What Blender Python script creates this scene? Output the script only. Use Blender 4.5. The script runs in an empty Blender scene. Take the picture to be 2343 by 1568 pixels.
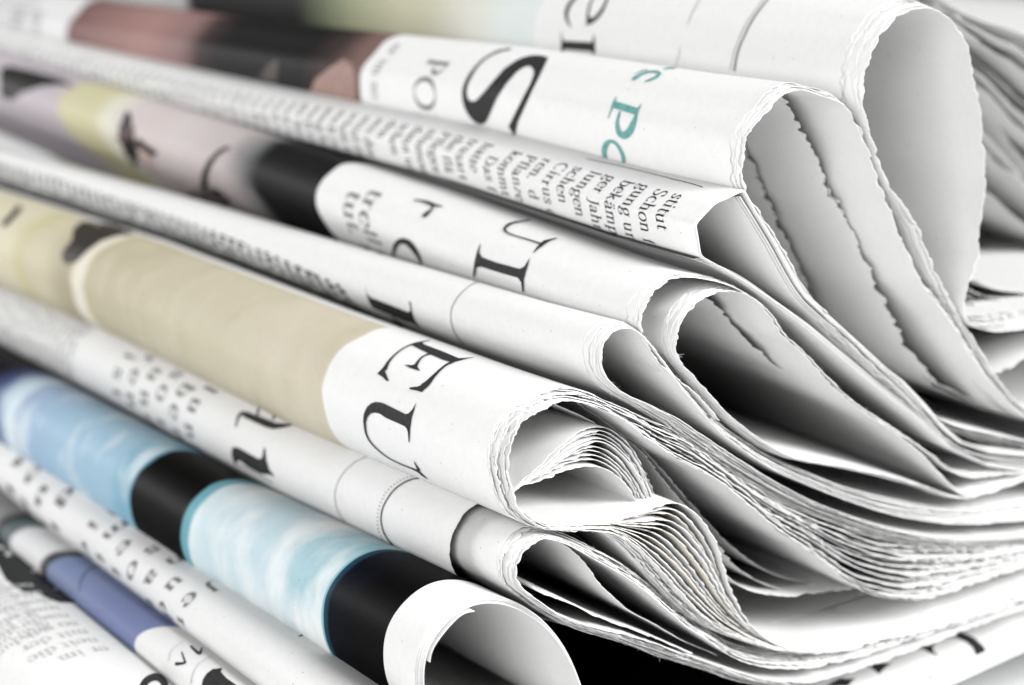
import bpy, bmesh, math, random
import numpy as np
from mathutils import Vector, Matrix
from mathutils.bvhtree import BVHTree
from mathutils.geometry import tessellate_polygon

SC = bpy.context.scene
COL = SC.collection

# ------------------------------------------------------------------ camera
# World: X runs across the stack (away to the right), Y along the folds (away
# to the left), Z up.  Traced outlines are measured on the stack's end face,
# the vertical plane y = 0, through the lens below.
IW, IH, FPX = 2342.0, 1568.0, 5100.0
CX, CY = IW / 2, IH / 2
VPX, VPY = -3600.0, 1214.0                    # vanishing point of the folds
PITCH = math.atan2(VPY, FPX)
_D = Vector((VPX, VPY, -FPX)).normalized()
_U = Vector((0, math.cos(PITCH), math.sin(PITCH)))
_E = _D.cross(_U)
ROT = Matrix((_E, _D, _U))
ZBASE = 0.0760                                # height of the reference corner above the table
_p0 = Vector(((1500 - CX) / FPX, -(700 - CY) / FPX, -1.0)) * 0.280
CAM = Vector((0, 0, ZBASE)) - ROT @ _p0

cd = bpy.data.cameras.new('camera')
cam = bpy.data.objects.new('camera', cd)
COL.objects.link(cam)
cd.sensor_fit = 'HORIZONTAL'
cd.sensor_width = 23.6
cd.lens = FPX / IW * 23.6
cd.clip_start = 0.01
cd.clip_end = 20.0
M4 = ROT.to_4x4()
M4.translation = CAM
cam.matrix_world = M4
cd.dof.use_dof = True
cd.dof.focus_distance = 0.280
cd.dof.aperture_fstop = 11.5
cd.dof.aperture_blades = 0
SC.camera = cam

# ------------------------------------------------------------------ light
W = bpy.data.worlds.new('World')
SC.world = W
W.use_nodes = True
W.node_tree.nodes['Background'].inputs[0].default_value = (1.0, 1.0, 1.0, 1)
W.node_tree.nodes['Background'].inputs[1].default_value = 0.015

def area(name, loc, target, size, power):
    l = bpy.data.lights.new(name, 'AREA')
    l.shape = 'RECTANGLE'
    l.size, l.size_y = size
    l.energy = power
    o = bpy.data.objects.new(name, l)
    COL.objects.link(o)
    o.location = loc
    o.rotation_euler = (Vector(target) - Vector(loc)).to_track_quat('-Z', 'Y').to_euler()
    return o

area('softbox_left_rear', (-0.42, 0.85, 0.26), (0.0, 0.06, 0.04), (0.28, 0.28), 4.6)
area('softbox_left', (-0.78, -0.42, 0.30), (0.02, 0.05, 0.05), (0.5, 0.4), 3.8)
area('softbox_front', (0.34, -0.90, 0.68), (0.03, 0.03, 0.04), (0.5, 0.5), 18.5)

vs = SC.view_settings
vs.view_transform = 'Standard'
vs.look = 'None'
vs.exposure = 0.70
vs.gamma = 1.0
SC.render.engine = 'CYCLES'
SC.cycles.max_bounces = 3
SC.cycles.diffuse_bounces = 2
SC.cycles.glossy_bounces = 1
SC.cycles.use_denoising = True

# ------------------------------------------------------------------ helpers
def pxdir(x, y):
    return ROT @ Vector(((x - CX) / FPX, -(y - CY) / FPX, -1.0))

def onplane(x, y, s=0.0):
    d = pxdir(x, y)
    t = (s - CAM.y) / d.y
    p = CAM + d * t
    return (p.x, p.z)

def zoomer(x0, y0, w):
    k = w / 3872.0 * IW / 2343.0
    return lambda pts: [(x0 / 1.65329 + p[0] * k, y0 / 1.65329 + p[1] * k) + tuple(p[2:3] and (p[2] * k,)) for p in pts]

Z1 = zoomer(2600, 0, 1272)
Z2 = zoomer(2600, 800, 1272)
Z3 = zoomer(2600, 1742, 1272)
Z4 = zoomer(1300, 0, 1272)
Z5 = zoomer(1300, 800, 1272)
Z6 = zoomer(1300, 1742, 1272)
ZA = zoomer(1800, 1400, 800)
ZB = zoomer(1600, 1900, 800)
ZC = zoomer(2100, 1000, 800)
ZD = zoomer(2300, 600, 800)
L1 = zoomer(0, 0, 1300)
L2 = zoomer(0, 860, 1300)
L3 = zoomer(0, 1722, 1300)
L4 = zoomer(800, 1500, 1300)

def catmull(P, sharp=False):
    P = np.array(P, float)
    if sharp:
        return P
    n = len(P)
    Q = np.vstack([2 * P[0] - P[1], P, 2 * P[-1] - P[-2]])
    out = []
    for i in range(1, n):
        p0, p1, p2, p3 = Q[i - 1], Q[i], Q[i + 1], Q[i + 2]
        d1 = max(np.linalg.norm(p1 - p0), 1e-9) ** .5
        d2 = max(np.linalg.norm(p2 - p1), 1e-9) ** .5
        d3 = max(np.linalg.norm(p3 - p2), 1e-9) ** .5
        m1 = (p1 - p0) / d1 - (p2 - p0) / (d1 + d2) + (p2 - p1) / d2
        m2 = (p2 - p1) / d2 - (p3 - p1) / (d2 + d3) + (p3 - p2) / d3
        m1 *= d2; m2 *= d2
        for t in np.linspace(0, 1, 14, endpoint=False):
            t2, t3 = t * t, t * t * t
            out.append((2*t3-3*t2+1)*p1 + (t3-2*t2+t)*m1 + (-2*t3+3*t2)*p2 + (t3-t2)*m2)
    out.append(P[-1])
    return np.array(out)

def arclen(P):
    return np.concatenate([[0], np.cumsum(np.linalg.norm(np.diff(P, axis=0), axis=1))])

def resample(P, n):
    a = arclen(P)
    t = np.linspace(0, a[-1], n)
    return np.stack([np.interp(t, a, P[:, 0]), np.interp(t, a, P[:, 1])], 1)

def wresample(P, n):
    """resample with most points where the leaf can be seen, few on its way out to the right"""
    Q = resample(P, 3000)
    w = np.where(Q[:, 0] > XRIGHT, .12, 1.0)
    a = np.concatenate([[0], np.cumsum(np.linalg.norm(np.diff(Q, axis=0), axis=1) * .5 * (w[1:] + w[:-1]))])
    t = np.linspace(0, a[-1], n)
    return np.stack([np.interp(t, a, Q[:, 0]), np.interp(t, a, Q[:, 1])], 1)

def smooth(P, it):
    P = P.copy()
    for _ in range(it):
        P[1:-1] = .25 * P[:-2] + .5 * P[1:-1] + .25 * P[2:]
    return P

def tail(P, length=0.10):
    """lead a leaf on to the right, easing into the horizontal"""
    d = P[-1] - P[-2]
    d = d / np.linalg.norm(d)
    pts = []
    cur = P[-1].copy()
    for k in range(14):
        w = min(1, (k + 1) / 6.0)
        v = d * (1 - w) + np.array([1.0, 0.0]) * w
        v /= np.linalg.norm(v)
        cur = cur + v * length / 14
        pts.append(cur.copy())
    return np.vstack([P, pts])

def trace(pts, s=0.0, sharp=False, start_tail=True, end_tail=True, sig=.0009):
    P = np.array([onplane(p[0], p[1], s) for p in pts])
    P = catmull(P, sharp)
    if not sharp:                                # paper bends smoothly: even out the hand-traced points
        h_ = .0002
        P = resample(P, max(30, int(arclen(P)[-1] / h_)))
        P = smooth(P, int(2 * (sig / h_) ** 2))
    if end_tail:
        P = tail(P)
    if start_tail:
        P = tail(P[::-1])[::-1]
    return P

XRIGHT = onplane(2400, 800)[0]

def normals(P):
    t = np.gradient(P, axis=0)
    t /= np.maximum(np.linalg.norm(t, axis=1, keepdims=True), 1e-12)
    return np.stack([-t[:, 1], t[:, 0]], 1)

def offset(P, d, sm=6):
    P = wresample(P, 900)
    q = P + smooth(normals(P), sm) * (d if np.isscalar(d) else d[:, None])
    return smooth(q, 3 if sm > 3 else 0)

def noise1(x, seed, period, octaves=3):
    """smooth 1-D value noise in about -1..1"""
    r = np.random.RandomState(seed)
    out = np.zeros_like(x)
    amp, tot = 1.0, 0
    for o in range(octaves):
        tab = r.uniform(-1, 1, 4096)
        f = x / period * 2 ** o + r.uniform(0, 1000)
        i = np.floor(f).astype(int)
        w = f - i
        w = w * w * (3 - 2 * w)
        out += amp * (tab[i % 4096] * (1 - w) + tab[(i + 1) % 4096] * w)
        tot += amp
        amp *= .55
    return out / tot

def warp(y, x, z):
    """gentle, shared sag of the whole stack away from its end"""
    k = np.clip(y / 0.06, 0, 1)
    dz = 0.0005 * np.sin(y * 31 + z * 60) * k + 0.0003 * np.sin(y * 77 + 1.3 + z * 90) * k
    dx = 0.0007 * np.sin(y * 26 + 0.7 + z * 70) * k + .0003 * np.sin(y * 83 + z * 50) * k
    return dx, dz

# ------------------------------------------------------------------ materials
def new_mat(name):
    m = bpy.data.materials.new(name)
    m.use_nodes = True
    return m, m.node_tree.nodes, m.node_tree.links, m.node_tree.nodes['Principled BSDF']

def paper_fiber(nt, base_socket_or_col, bsdf, scale=1.0, tint=.055):
    """fine fibre mottling and relief on top of a base colour"""
    N, L = nt.nodes, nt.links
    tc = N.new('ShaderNodeTexCoord')
    n1 = N.new('ShaderNodeTexNoise'); n1.inputs['Scale'].default_value = 900 * scale; n1.inputs['Detail'].default_value = 6
    n2 = N.new('ShaderNodeTexNoise'); n2.inputs['Scale'].default_value = 3800 * scale; n2.inputs['Detail'].default_value = 2
    L.new(tc.outputs['Object'], n1.inputs['Vector']); L.new(tc.outputs['Object'], n2.inputs['Vector'])
    add = N.new('ShaderNodeMath'); add.operation = 'ADD'
    L.new(n1.outputs[0], add.inputs[0]); L.new(n2.outputs[0], add.inputs[1])
    mr = N.new('ShaderNodeMapRange')
    mr.inputs['From Min'].default_value = .6; mr.inputs['From Max'].default_value = 1.4
    mr.inputs['To Min'].default_value = 1 - tint; mr.inputs['To Max'].default_value = 1 + tint * .4
    L.new(add.outputs[0], mr.inputs['Value'])
    # rare dark specks of recycled pulp
    vo = N.new('ShaderNodeTexVoronoi'); vo.inputs['Scale'].default_value = 420
    L.new(tc.outputs['Object'], vo.inputs['Vector'])
    lt = N.new('ShaderNodeMapRange'); lt.inputs['From Min'].default_value = .03; lt.inputs['From Max'].default_value = .07
    lt.inputs['To Min'].default_value = .62; lt.inputs['To Max'].default_value = 1
    L.new(vo.outputs['Distance'], lt.inputs['Value'])
    mu0 = N.new('ShaderNodeMath'); mu0.operation = 'MULTIPLY'
    L.new(mr.outputs[0], mu0.inputs[0]); L.new(lt.outputs[0], mu0.inputs[1])
    mul = N.new('ShaderNodeVectorMath'); mul.operation = 'SCALE'
    if isinstance(base_socket_or_col, tuple):
        mul.inputs[0].default_value = base_socket_or_col[:3]
    else:
        L.new(base_socket_or_col, mul.inputs[0])
    L.new(mu0.outputs[0], mul.inputs['Scale'])
    L.new(mul.outputs[0], bsdf.inputs['Base Color'])
    bp = N.new('ShaderNodeBump'); bp.inputs['Strength'].default_value = .45; bp.inputs['Distance'].default_value = .00004
    L.new(add.outputs[0], bp.inputs['Height'])
    L.new(bp.outputs[0], bsdf.inputs['Normal'])

def paper(name, col=(.66, .66, .655), rough=.75):
    m, N, L, b = new_mat(name)
    paper_fiber(m.node_tree, col, b)
    b.inputs['Roughness'].default_value = rough
    b.inputs['Specular IOR Level'].default_value = .15
    return m

def ink(name, col, rough=.7, spec=.08):
    m, N, L, b = new_mat(name)
    tc = N.new('ShaderNodeTexCoord')
    n = N.new('ShaderNodeTexNoise'); n.inputs['Scale'].default_value = 1600; n.inputs['Detail'].default_value = 5
    L.new(tc.outputs['Object'], n.inputs['Vector'])
    r = N.new('ShaderNodeValToRGB')
    r.color_ramp.elements[0].position = .3; r.color_ramp.elements[1].position = .75
    r.color_ramp.elements[0].color = tuple(c * .8 for c in col) + (1,)
    r.color_ramp.elements[1].color = tuple(min(1, c * 1.2 + .006) for c in col) + (1,)
    L.new(n.outputs[0], r.inputs[0]); L.new(r.outputs[0], b.inputs['Base Color'])
    b.inputs['Roughness'].default_value = rough
    b.inputs['Specular IOR Level'].default_value = spec
    return m

def banded(name, stops, noise_scale=120, noise_amt=.004, mottles=(), rough=.65, spec=.08, ulim=None, ublack=None):
    """printed page: colour follows the distance from the cut end (UV v, metres); stops = [(v, rgb, hard?)]"""
    m, N, L, b = new_mat(name)
    uv = N.new('ShaderNodeUVMap'); uv.uv_map = 'page'
    sep = N.new('ShaderNodeSeparateXYZ'); L.new(uv.outputs[0], sep.inputs[0])
    nz = N.new('ShaderNodeTexNoise'); nz.inputs['Scale'].default_value = noise_scale; nz.inputs['Detail'].default_value = 3
    L.new(uv.outputs[0], nz.inputs['Vector'])
    sub = N.new('ShaderNodeMath'); sub.operation = 'SUBTRACT'; L.new(nz.outputs[0], sub.inputs[0]); sub.inputs[1].default_value = .5
    out = None
    prev = None
    for i, (v, c, soft) in enumerate(stops):
        if out is None:
            rgb = N.new('ShaderNodeRGB'); rgb.outputs[0].default_value = c + (1,)
            out = rgb.outputs[0]
            continue
        ms = N.new('ShaderNodeMath'); ms.operation = 'MULTIPLY_ADD'
        ms.inputs[1].default_value = noise_amt * min(1, soft / .004)
        L.new(sub.outputs[0], ms.inputs[0]); L.new(sep.outputs[1], ms.inputs[2])
        mr = N.new('ShaderNodeMapRange'); mr.interpolation_type = 'SMOOTHSTEP'
        mr.inputs['From Min'].default_value = v - soft / 2; mr.inputs['From Max'].default_value = v + soft / 2
        L.new(ms.outputs[0], mr.inputs['Value'])
        mx = N.new('ShaderNodeMix'); mx.data_type = 'RGBA'
        L.new(mr.outputs[0], mx.inputs[0]); L.new(out, mx.inputs[6]); mx.inputs[7].default_value = c + (1,)
        out = mx.outputs[2]
    for (v0, v1, c, sc, lo, hi) in mottles:      # cloudy patches inside a printed picture
        n2 = N.new('ShaderNodeTexNoise'); n2.inputs['Scale'].default_value = sc; n2.inputs['Detail'].default_value = 4
        mp = N.new('ShaderNodeMapping'); mp.inputs['Scale'].default_value = (.55, 1, 1); mp.inputs['Location'].default_value = (v0 * 7, v1 * 3, 0)
        L.new(uv.outputs[0], mp.inputs[0]); L.new(mp.outputs[0], n2.inputs['Vector'])
        mr = N.new('ShaderNodeMapRange'); mr.inputs['From Min'].default_value = lo; mr.inputs['From Max'].default_value = hi
        L.new(n2.outputs[0], mr.inputs['Value'])
        a = N.new('ShaderNodeMath'); a.operation = 'GREATER_THAN'; L.new(sep.outputs[1], a.inputs[0]); a.inputs[1].default_value = v0
        bb = N.new('ShaderNodeMath'); bb.operation = 'LESS_THAN'; L.new(sep.outputs[1], bb.inputs[0]); bb.inputs[1].default_value = v1
        f1 = N.new('ShaderNodeMath'); f1.operation = 'MULTIPLY'; L.new(a.outputs[0], f1.inputs[0]); L.new(bb.outputs[0], f1.inputs[1])
        f2 = N.new('ShaderNodeMath'); f2.operation = 'MULTIPLY'; L.new(f1.outputs[0], f2.inputs[0]); L.new(mr.outputs[0], f2.inputs[1])
        mx = N.new('ShaderNodeMix'); mx.data_type = 'RGBA'
        L.new(f2.outputs[0], mx.inputs[0]); L.new(out, mx.inputs[6]); mx.inputs[7].default_value = c + (1,)
        out = mx.outputs[2]
    if ulim is not None and ublack is not None:  # solid black painted in for the shaded hollow between picture and plain page
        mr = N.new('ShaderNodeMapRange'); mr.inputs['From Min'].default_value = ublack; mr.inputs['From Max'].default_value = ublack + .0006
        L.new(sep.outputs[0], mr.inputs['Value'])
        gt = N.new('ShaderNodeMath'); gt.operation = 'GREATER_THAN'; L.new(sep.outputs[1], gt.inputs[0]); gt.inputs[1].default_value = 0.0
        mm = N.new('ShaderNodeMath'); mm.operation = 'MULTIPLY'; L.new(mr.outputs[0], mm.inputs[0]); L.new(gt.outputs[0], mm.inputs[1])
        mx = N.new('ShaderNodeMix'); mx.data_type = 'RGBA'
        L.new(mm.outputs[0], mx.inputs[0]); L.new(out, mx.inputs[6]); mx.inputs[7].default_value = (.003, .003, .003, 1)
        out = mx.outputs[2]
    if ulim is not None:                         # the picture stops here round the sheet; plain page beyond
        mr = N.new('ShaderNodeMapRange'); mr.inputs['From Min'].default_value = ulim; mr.inputs['From Max'].default_value = ulim + .0006
        L.new(sep.outputs[0], mr.inputs['Value'])
        mx = N.new('ShaderNodeMix'); mx.data_type = 'RGBA'
        L.new(mr.outputs[0], mx.inputs[0]); L.new(out, mx.inputs[6]); mx.inputs[7].default_value = PW + (1,)
        out = mx.outputs[2]
    paper_fiber(m.node_tree, out, b)
    b.inputs['Roughness'].default_value = rough
    b.inputs['Specular IOR Level'].default_value = spec
    return m

PW = (.66, .66, .655)
WHITE = paper('newsprint_white', PW)
CREAM = paper('newsprint_aged', (.66, .635, .585))
BLACK = ink('printing_ink_black', (.022, .022, .023))
GREY = ink('printing_ink_grey', (.16, .16, .16))
PALE = ink('printing_ink_pale_grey', (.45, .45, .45))
TEAL = ink('printing_ink_teal', (.11, .29, .27))

# ------------------------------------------------------------------ sheets
KNOTS = np.array([-.06, 0.0, .018, .06, .12, .20, .38])

class Sheet:
    pass

class Paper:
    def __init__(self, label, y_far=.37, yaw=0.0, pivot=(0, 0), rise=0.0, shift=0.0, taper=None):
        self.root = bpy.data.objects.new('newspaper', None)
        self.root.empty_display_size = .01
        COL.objects.link(self.root)
        self.root['label'] = label
        self.root['category'] = 'newspaper'
        self.root['group'] = 'folded newspapers in the stack'
        self.y_far = y_far
        self.yaw, self.pivot = yaw, pivot
        self.rise, self.shift = rise, shift      # slight slope and skew of this paper along its fold
        self.sheets = []
        self.taper = taper                       # (rate per metre, smallest factor, pixel of the line it narrows towards)
        if taper:
            self.tx, self.tz = onplane(*taper[2])

    def place(self, x, y, z):
        """page to world; straight between the knots so that meshes and print agree exactly"""
        y = np.asarray(y, float)
        i = np.clip(np.searchsorted(KNOTS, y) - 1, 0, len(KNOTS) - 2)
        k0, k1 = KNOTS[i], KNOTS[i + 1]
        t = (y - k0) / (k1 - k0)
        a = self.place0(x, k0, z); b = self.place0(x, k1, z)
        return tuple(p * (1 - t) + q * t for p, q in zip(a, b))

    def place0(self, x, y, z):
        if self.taper:
            f = np.maximum(self.taper[1], 1 - self.taper[0] * np.maximum(y, 0))
            x = self.tx + (x - self.tx) * f; z = self.tz + (z - self.tz) * f
        dx, dz = warp(y, x, z)
        x = x + dx + self.shift * y; z = z + dz + self.rise * y
        if self.yaw:
            c, s = math.cos(self.yaw), math.sin(self.yaw)
            px, py = self.pivot
            rx, ry = x - px, y - py
            x, y = px + c * rx - s * ry, py + s * rx + c * ry
        return x, y, z

SEED = [100]

def seedn():
    SEED[0] += 7
    return SEED[0]

def sheet(pp, prof, y0, mat=None, rough=.00022, step=.0003, th=.00006, fluff=.4, hairs=0.0, name='sheet', y_far=None, clean=False, edge_fn=None):
    """one leaf: the profile swept along the fold, with a torn near edge and real thickness"""
    mat = mat or WHITE
    sd = seedn()
    total = float(np.sum(np.linalg.norm(np.diff(prof, axis=0), axis=1) * np.where(prof[1:, 0] > XRIGHT, .12, 1)))
    n = int(max(60, min(640, total / step)))
    P = wresample(prof, n)
    if not clean:
        P = smooth(P, 1)
    a = arclen(P)
    nrm = smooth(normals(P), 2)
    nrm /= np.maximum(np.linalg.norm(nrm, axis=1, keepdims=True), 1e-9)
    if clean:
        jag = noise1(a, sd, .02, 2) * .00015
        th_e = np.full(n, th)
        curl = np.zeros(n)
    else:
        jag = noise1(a, sd, .0009, 4) * rough * 1.7 + noise1(a, sd + 1, .008, 2) * rough * 1.3
        tear = noise1(a, sd + 6, .0045, 2)                     # here and there a deeper nick
        jag = jag + np.clip(tear - .35, 0, 1) * rough * 2.0
        th_e = th * (1.0 + fluff * (.7 + .9 * noise1(a, sd + 2, .0008, 3)))
        curl = noise1(a, sd + 3, .0030, 4) * rough * .22
    if edge_fn is not None:
        jag = jag + edge_fn(a)
    yf = y_far or pp.y_far
    offs = [0, .00018, .0007, .0025, None, None, None, None, None]
    fixed = [.018, .06, .12, .20, yf]
    k_c = [1, .8, .4, 0, 0, 0, 0, 0, 0]
    rows_y = []
    for i in range(9):
        if offs[i] is not None:
            rows_y.append(y0 + jag + offs[i])
        else:
            rows_y.append(np.full(n, min(max(fixed[i - 4], y0 + .004 + .0005 * (i - 4)), yf - .001 * (8 - i))))
    verts = []
    def put(row, side, thick, k):
        c = P + nrm * (side * thick / 2 + curl * k)[:, None]
        x, y, z = pp.place(c[:, 0], row, c[:, 1])
        verts.append(np.stack([x, y, z], 1))
    # outer skin far -> near, rough lip, inner skin near -> far
    for i in range(8, -1, -1):
        put(rows_y[i], +1, th_e if i == 0 else np.full(n, th) * (1.0 if i > 1 else 1.3), k_c[i])
    if not clean:
        put(rows_y[0] - th * (.6 + .8 * np.abs(noise1(a, sd + 5, .0006, 2))), 0, th_e, 1)
    for i in range(0, 9):
        put(rows_y[i], -1, th_e if i == 0 else np.full(n, th) * (1.0 if i > 1 else 1.3), k_c[i])
    R = len(verts)
    V = np.concatenate(verts)
    i0 = np.arange(n - 1)
    F = []
    for r in range(R - 1):
        b0, b1 = r * n, (r + 1) * n
        F.append(np.stack([b0 + i0, b0 + i0 + 1, b1 + i0 + 1, b1 + i0], 1))
    F = np.concatenate(F)[:, ::-1]
    nq = len(F)
    if hairs and not clean:
        # loose fibres standing out of the torn edge
        r = np.random.RandomState(sd + 9)
        near = np.nonzero((P[:, 0] < XRIGHT - .01))[0]
        m_ = int(hairs * total * 1000)
        ii = r.choice(near, m_)
        base = verts[8][ii]
        ln = r.uniform(.0001, .00045, m_) * (1 + (r.uniform(0, 1, m_) > .93) * 1.2)
        dr = np.stack([nrm[ii, 0] * r.uniform(-1, 1, m_) + r.uniform(-.5, .5, m_), -np.abs(r.uniform(.3, 1, m_)), nrm[ii, 1] * r.uniform(-1, 1, m_) + r.uniform(-.4, .5, m_)], 1)
        dr /= np.linalg.norm(dr, axis=1, keepdims=True)
        sd2 = np.cross(dr, r.uniform(-1, 1, (m_, 3))); sd2 /= np.maximum(np.linalg.norm(sd2, axis=1, keepdims=True), 1e-9)
        w_ = .000016
        mid_ = base + dr * ln[:, None] * .5 + r.uniform(-.00005, .00005, (m_, 3))
        HV = np.concatenate([base - sd2 * w_, base + sd2 * w_, mid_ + sd2 * w_ * .8, mid_ - sd2 * w_ * .8, base + dr * ln[:, None]])
        k0 = len(V); q = np.arange(m_)
        HF = np.stack([k0 + q, k0 + m_ + q, k0 + 2 * m_ + q, k0 + 3 * m_ + q], 1)
        HF2 = np.stack([k0 + 3 * m_ + q, k0 + 2 * m_ + q, k0 + 4 * m_ + q, k0 + 4 * m_ + q], 1)
        V = np.concatenate([V, HV, HV[4 * m_:] + 1e-6])
        HF2[:, 3] += m_
        F = np.concatenate([F, HF, HF2])
    me = bpy.data.meshes.new(name)
    me.vertices.add(len(V)); me.vertices.foreach_set('co', V.astype(np.float32).ravel())
    me.loops.add(F.size); me.loops.foreach_set('vertex_index', F.astype(np.int32).ravel())
    me.polygons.add(len(F)); me.polygons.foreach_set('loop_start', np.arange(0, F.size, 4, dtype=np.int32))
    me.polygons.foreach_set('use_smooth', np.ones(len(F), dtype=bool))
    uvl = me.uv_layers.new(name='page')
    rowv = [rows_y[i] for i in range(8, -1, -1)] + ([] if clean else [rows_y[0]]) + [rows_y[i] for i in range(9)]
    UV = np.stack([np.tile(a, R), np.concatenate(rowv)], 1)
    # inside skins are plain paper: push their v to the margin
    UV[n * (R - 9):, 1] = -.02
    if len(V) > len(UV):
        UV = np.concatenate([UV, np.full((len(V) - len(UV), 2), -.02)])
    uvl.data.foreach_set('uv', UV[F.ravel()].astype(np.float32).ravel())
    me.update(); me.validate()
    me.materials.append(mat)
    o = bpy.data.objects.new(name, me)
    COL.objects.link(o)
    o.parent = pp.root
    S = Sheet()
    S.obj, S.P, S.a, S.n, S.pp, S.y0 = o, P, a, nrm, pp, y0
    S.th = th
    S._bvh = None
    nr = 9
    S.tri = (V[:n * nr], F[:(nr - 1) * (n - 1)])
    pp.sheets.append(S)
    return S

def bvh(S):
    if S._bvh is None:
        V, F = S.tri
        S._bvh = BVHTree.FromPolygons([Vector(v) for v in V.tolist()], F.tolist())
    return S._bvh

def bundle(pp, prof, count, spacing, y0=0.0, recess=.0004, outward=True, mats=None, gap=.5, pinch=.5, spread=1.15, sm=6, **kw):
    """leaves nested round one traced outline, innermost first"""
    out = []
    d = 0.0
    for k in range(count):
        if k:
            d += spacing * random.uniform(.75, 1.25)
        Q = wresample(prof, 900)
        w = noise1(arclen(Q), seedn(), .012, 2) * spacing * gap
        e = np.clip((Q[:, 0] - Q[:, 0].min()) / .022, 0, 1)       # tight round the fold, looser further in
        m_ = pinch + (spread - pinch) * e * e * (3 - 2 * e)
        q = offset(prof, ((d if outward else -d) + w * (k > 0)) * m_, sm)
        out.append(sheet(pp, q, y0 + recess * k * random.uniform(.8, 1.2), mat=(mats[k] if mats else None), name='outer_sheet' if k == count - 1 else 'inner_sheet', **kw))
    return out

def fan(pp, A, B, ts, y0=0.0, jitter=.0006, wav=.0002, mats=None, **kw):
    """leaves spread between two traced outlines"""
    A, B = wresample(A, 900), wresample(B, 900)
    out = []
    for k, t in enumerate(ts):
        Q = A * (1 - t) + B * t
        al = arclen(Q)
        Q = Q + normals(Q) * (noise1(al, seedn(), .011, 2) * wav)[:, None]
        out.append(sheet(pp, Q, y0 + random.uniform(-1, 1) * jitter, mat=(mats[k % len(mats)] if mats else None), name='loose_sheet', **kw))
    return out

def flap(pp, top, bot, y_top, y_bot, rough=.0004, name='torn_flap', rows=6):
    """a scrap of torn paper hanging between two traced lines"""
    A = resample(catmull([onplane(p[0], p[1], y_top) for p in top]), 160)
    B = resample(catmull([onplane(p[0], p[1], y_bot) for p in bot]), 160)
    sd = seedn()
    a = arclen(A)
    A = A + np.stack([noise1(a, sd, .0012, 3), noise1(a, sd + 1, .0009, 4)], 1) * rough
    V, F = [], []
    for side in (0, 1):
        for r in range(rows):
            t = r / (rows - 1)
            Q = A * (1 - t) + B * t
            y = y_top * (1 - t) + y_bot * t - .0006 * math.sin(math.pi * t) + noise1(a, sd + 2, .002, 3) * .00025 + noise1(a, sd + 3 + r, .004, 2) * .0001
            x, yy, z = pp.place(Q[:, 0], y + side * .0001, Q[:, 1])
            V += list(np.stack([x, yy, z], 1))
    n = 160
    ring = list(range(rows)) + [rows + r for r in range(rows - 1, -1, -1)]
    for p, q in zip(ring, ring[1:] + ring[:1]):
        F += [(p * n + i, p * n + i + 1, q * n + i + 1, q * n + i) for i in range(n - 1)]
    me = bpy.data.meshes.new(name)
    me.from_pydata([tuple(v) for v in V], [], F); me.update()
    me.polygons.foreach_set('use_smooth', [True] * len(F))
    me.materials.append(WHITE)
    o = bpy.data.objects.new(name, me)
    COL.objects.link(o); o.parent = pp.root
    return o

# ------------------------------------------------------------------ print on sheets
def mesh_obj(name, V, F, mat, parent):
    me = bpy.data.meshes.new(name)
    me.from_pydata([tuple(v) for v in V], [], F)
    me.update()
    me.materials.append(mat)
    o = bpy.data.objects.new(name, me)
    COL.objects.link(o)
    o.parent = parent
    return o

def refine(V2, T, maxe):
    """split triangles until edges are short enough to follow the curved page"""
    V2 = [tuple(v) for v in V2]
    for _ in range(7):
        cache, out, ch = {}, [], False
        def mid(i, j):
            k = (min(i, j), max(i, j))
            if k not in cache:
                V2.append(((V2[i][0] + V2[j][0]) / 2, (V2[i][1] + V2[j][1]) / 2))
                cache[k] = len(V2) - 1
            return cache[k]
        longs = lambda i, j: math.hypot(V2[i][0] - V2[j][0], V2[i][1] - V2[j][1]) > maxe
        for (i, j, k) in T:
            s = [longs(i, j), longs(j, k), longs(k, i)]
            if not any(s):
                out.append((i, j, k)); continue
            ch = True
            c = sum(s)
            tri = [i, j, k]
            if c == 3:
                a, b, d = mid(i, j), mid(j, k), mid(k, i)
                out += [(i, a, d), (a, j, b), (d, b, k), (a, b, d)]
            elif c == 1:
                r = s.index(True)
                p, q, w = tri[r], tri[(r + 1) % 3], tri[(r + 2) % 3]
                m_ = mid(p, q)
                out += [(p, m_, w), (m_, q, w)]
            else:
                r = s.index(False)
                p, q, w = tri[r], tri[(r + 1) % 3], tri[(r + 2) % 3]
                m1, m2 = mid(q, w), mid(w, p)
                out += [(p, q, m1), (p, m1, m2), (m2, m1, w)]
        T = out
        if not ch:
            break
    return V2, T

def stroke_poly(pts, seg=8):
    """outline of a pen stroke given as (x, y, width)"""
    P = catmull([(p[0], p[1]) for p in pts]) if len(pts) > 2 else np.array([(p[0], p[1]) for p in pts], float)
    a0 = arclen(np.array([(p[0], p[1]) for p in pts], float))
    a = arclen(P)
    w = np.interp(a / a[-1], a0 / a0[-1], [p[2] for p in pts]) / 2
    nn = normals(P)
    L = P + nn * w[:, None]; R = P - nn * w[:, None]
    return L, R

LETTER_LIFT = .00005

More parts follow.
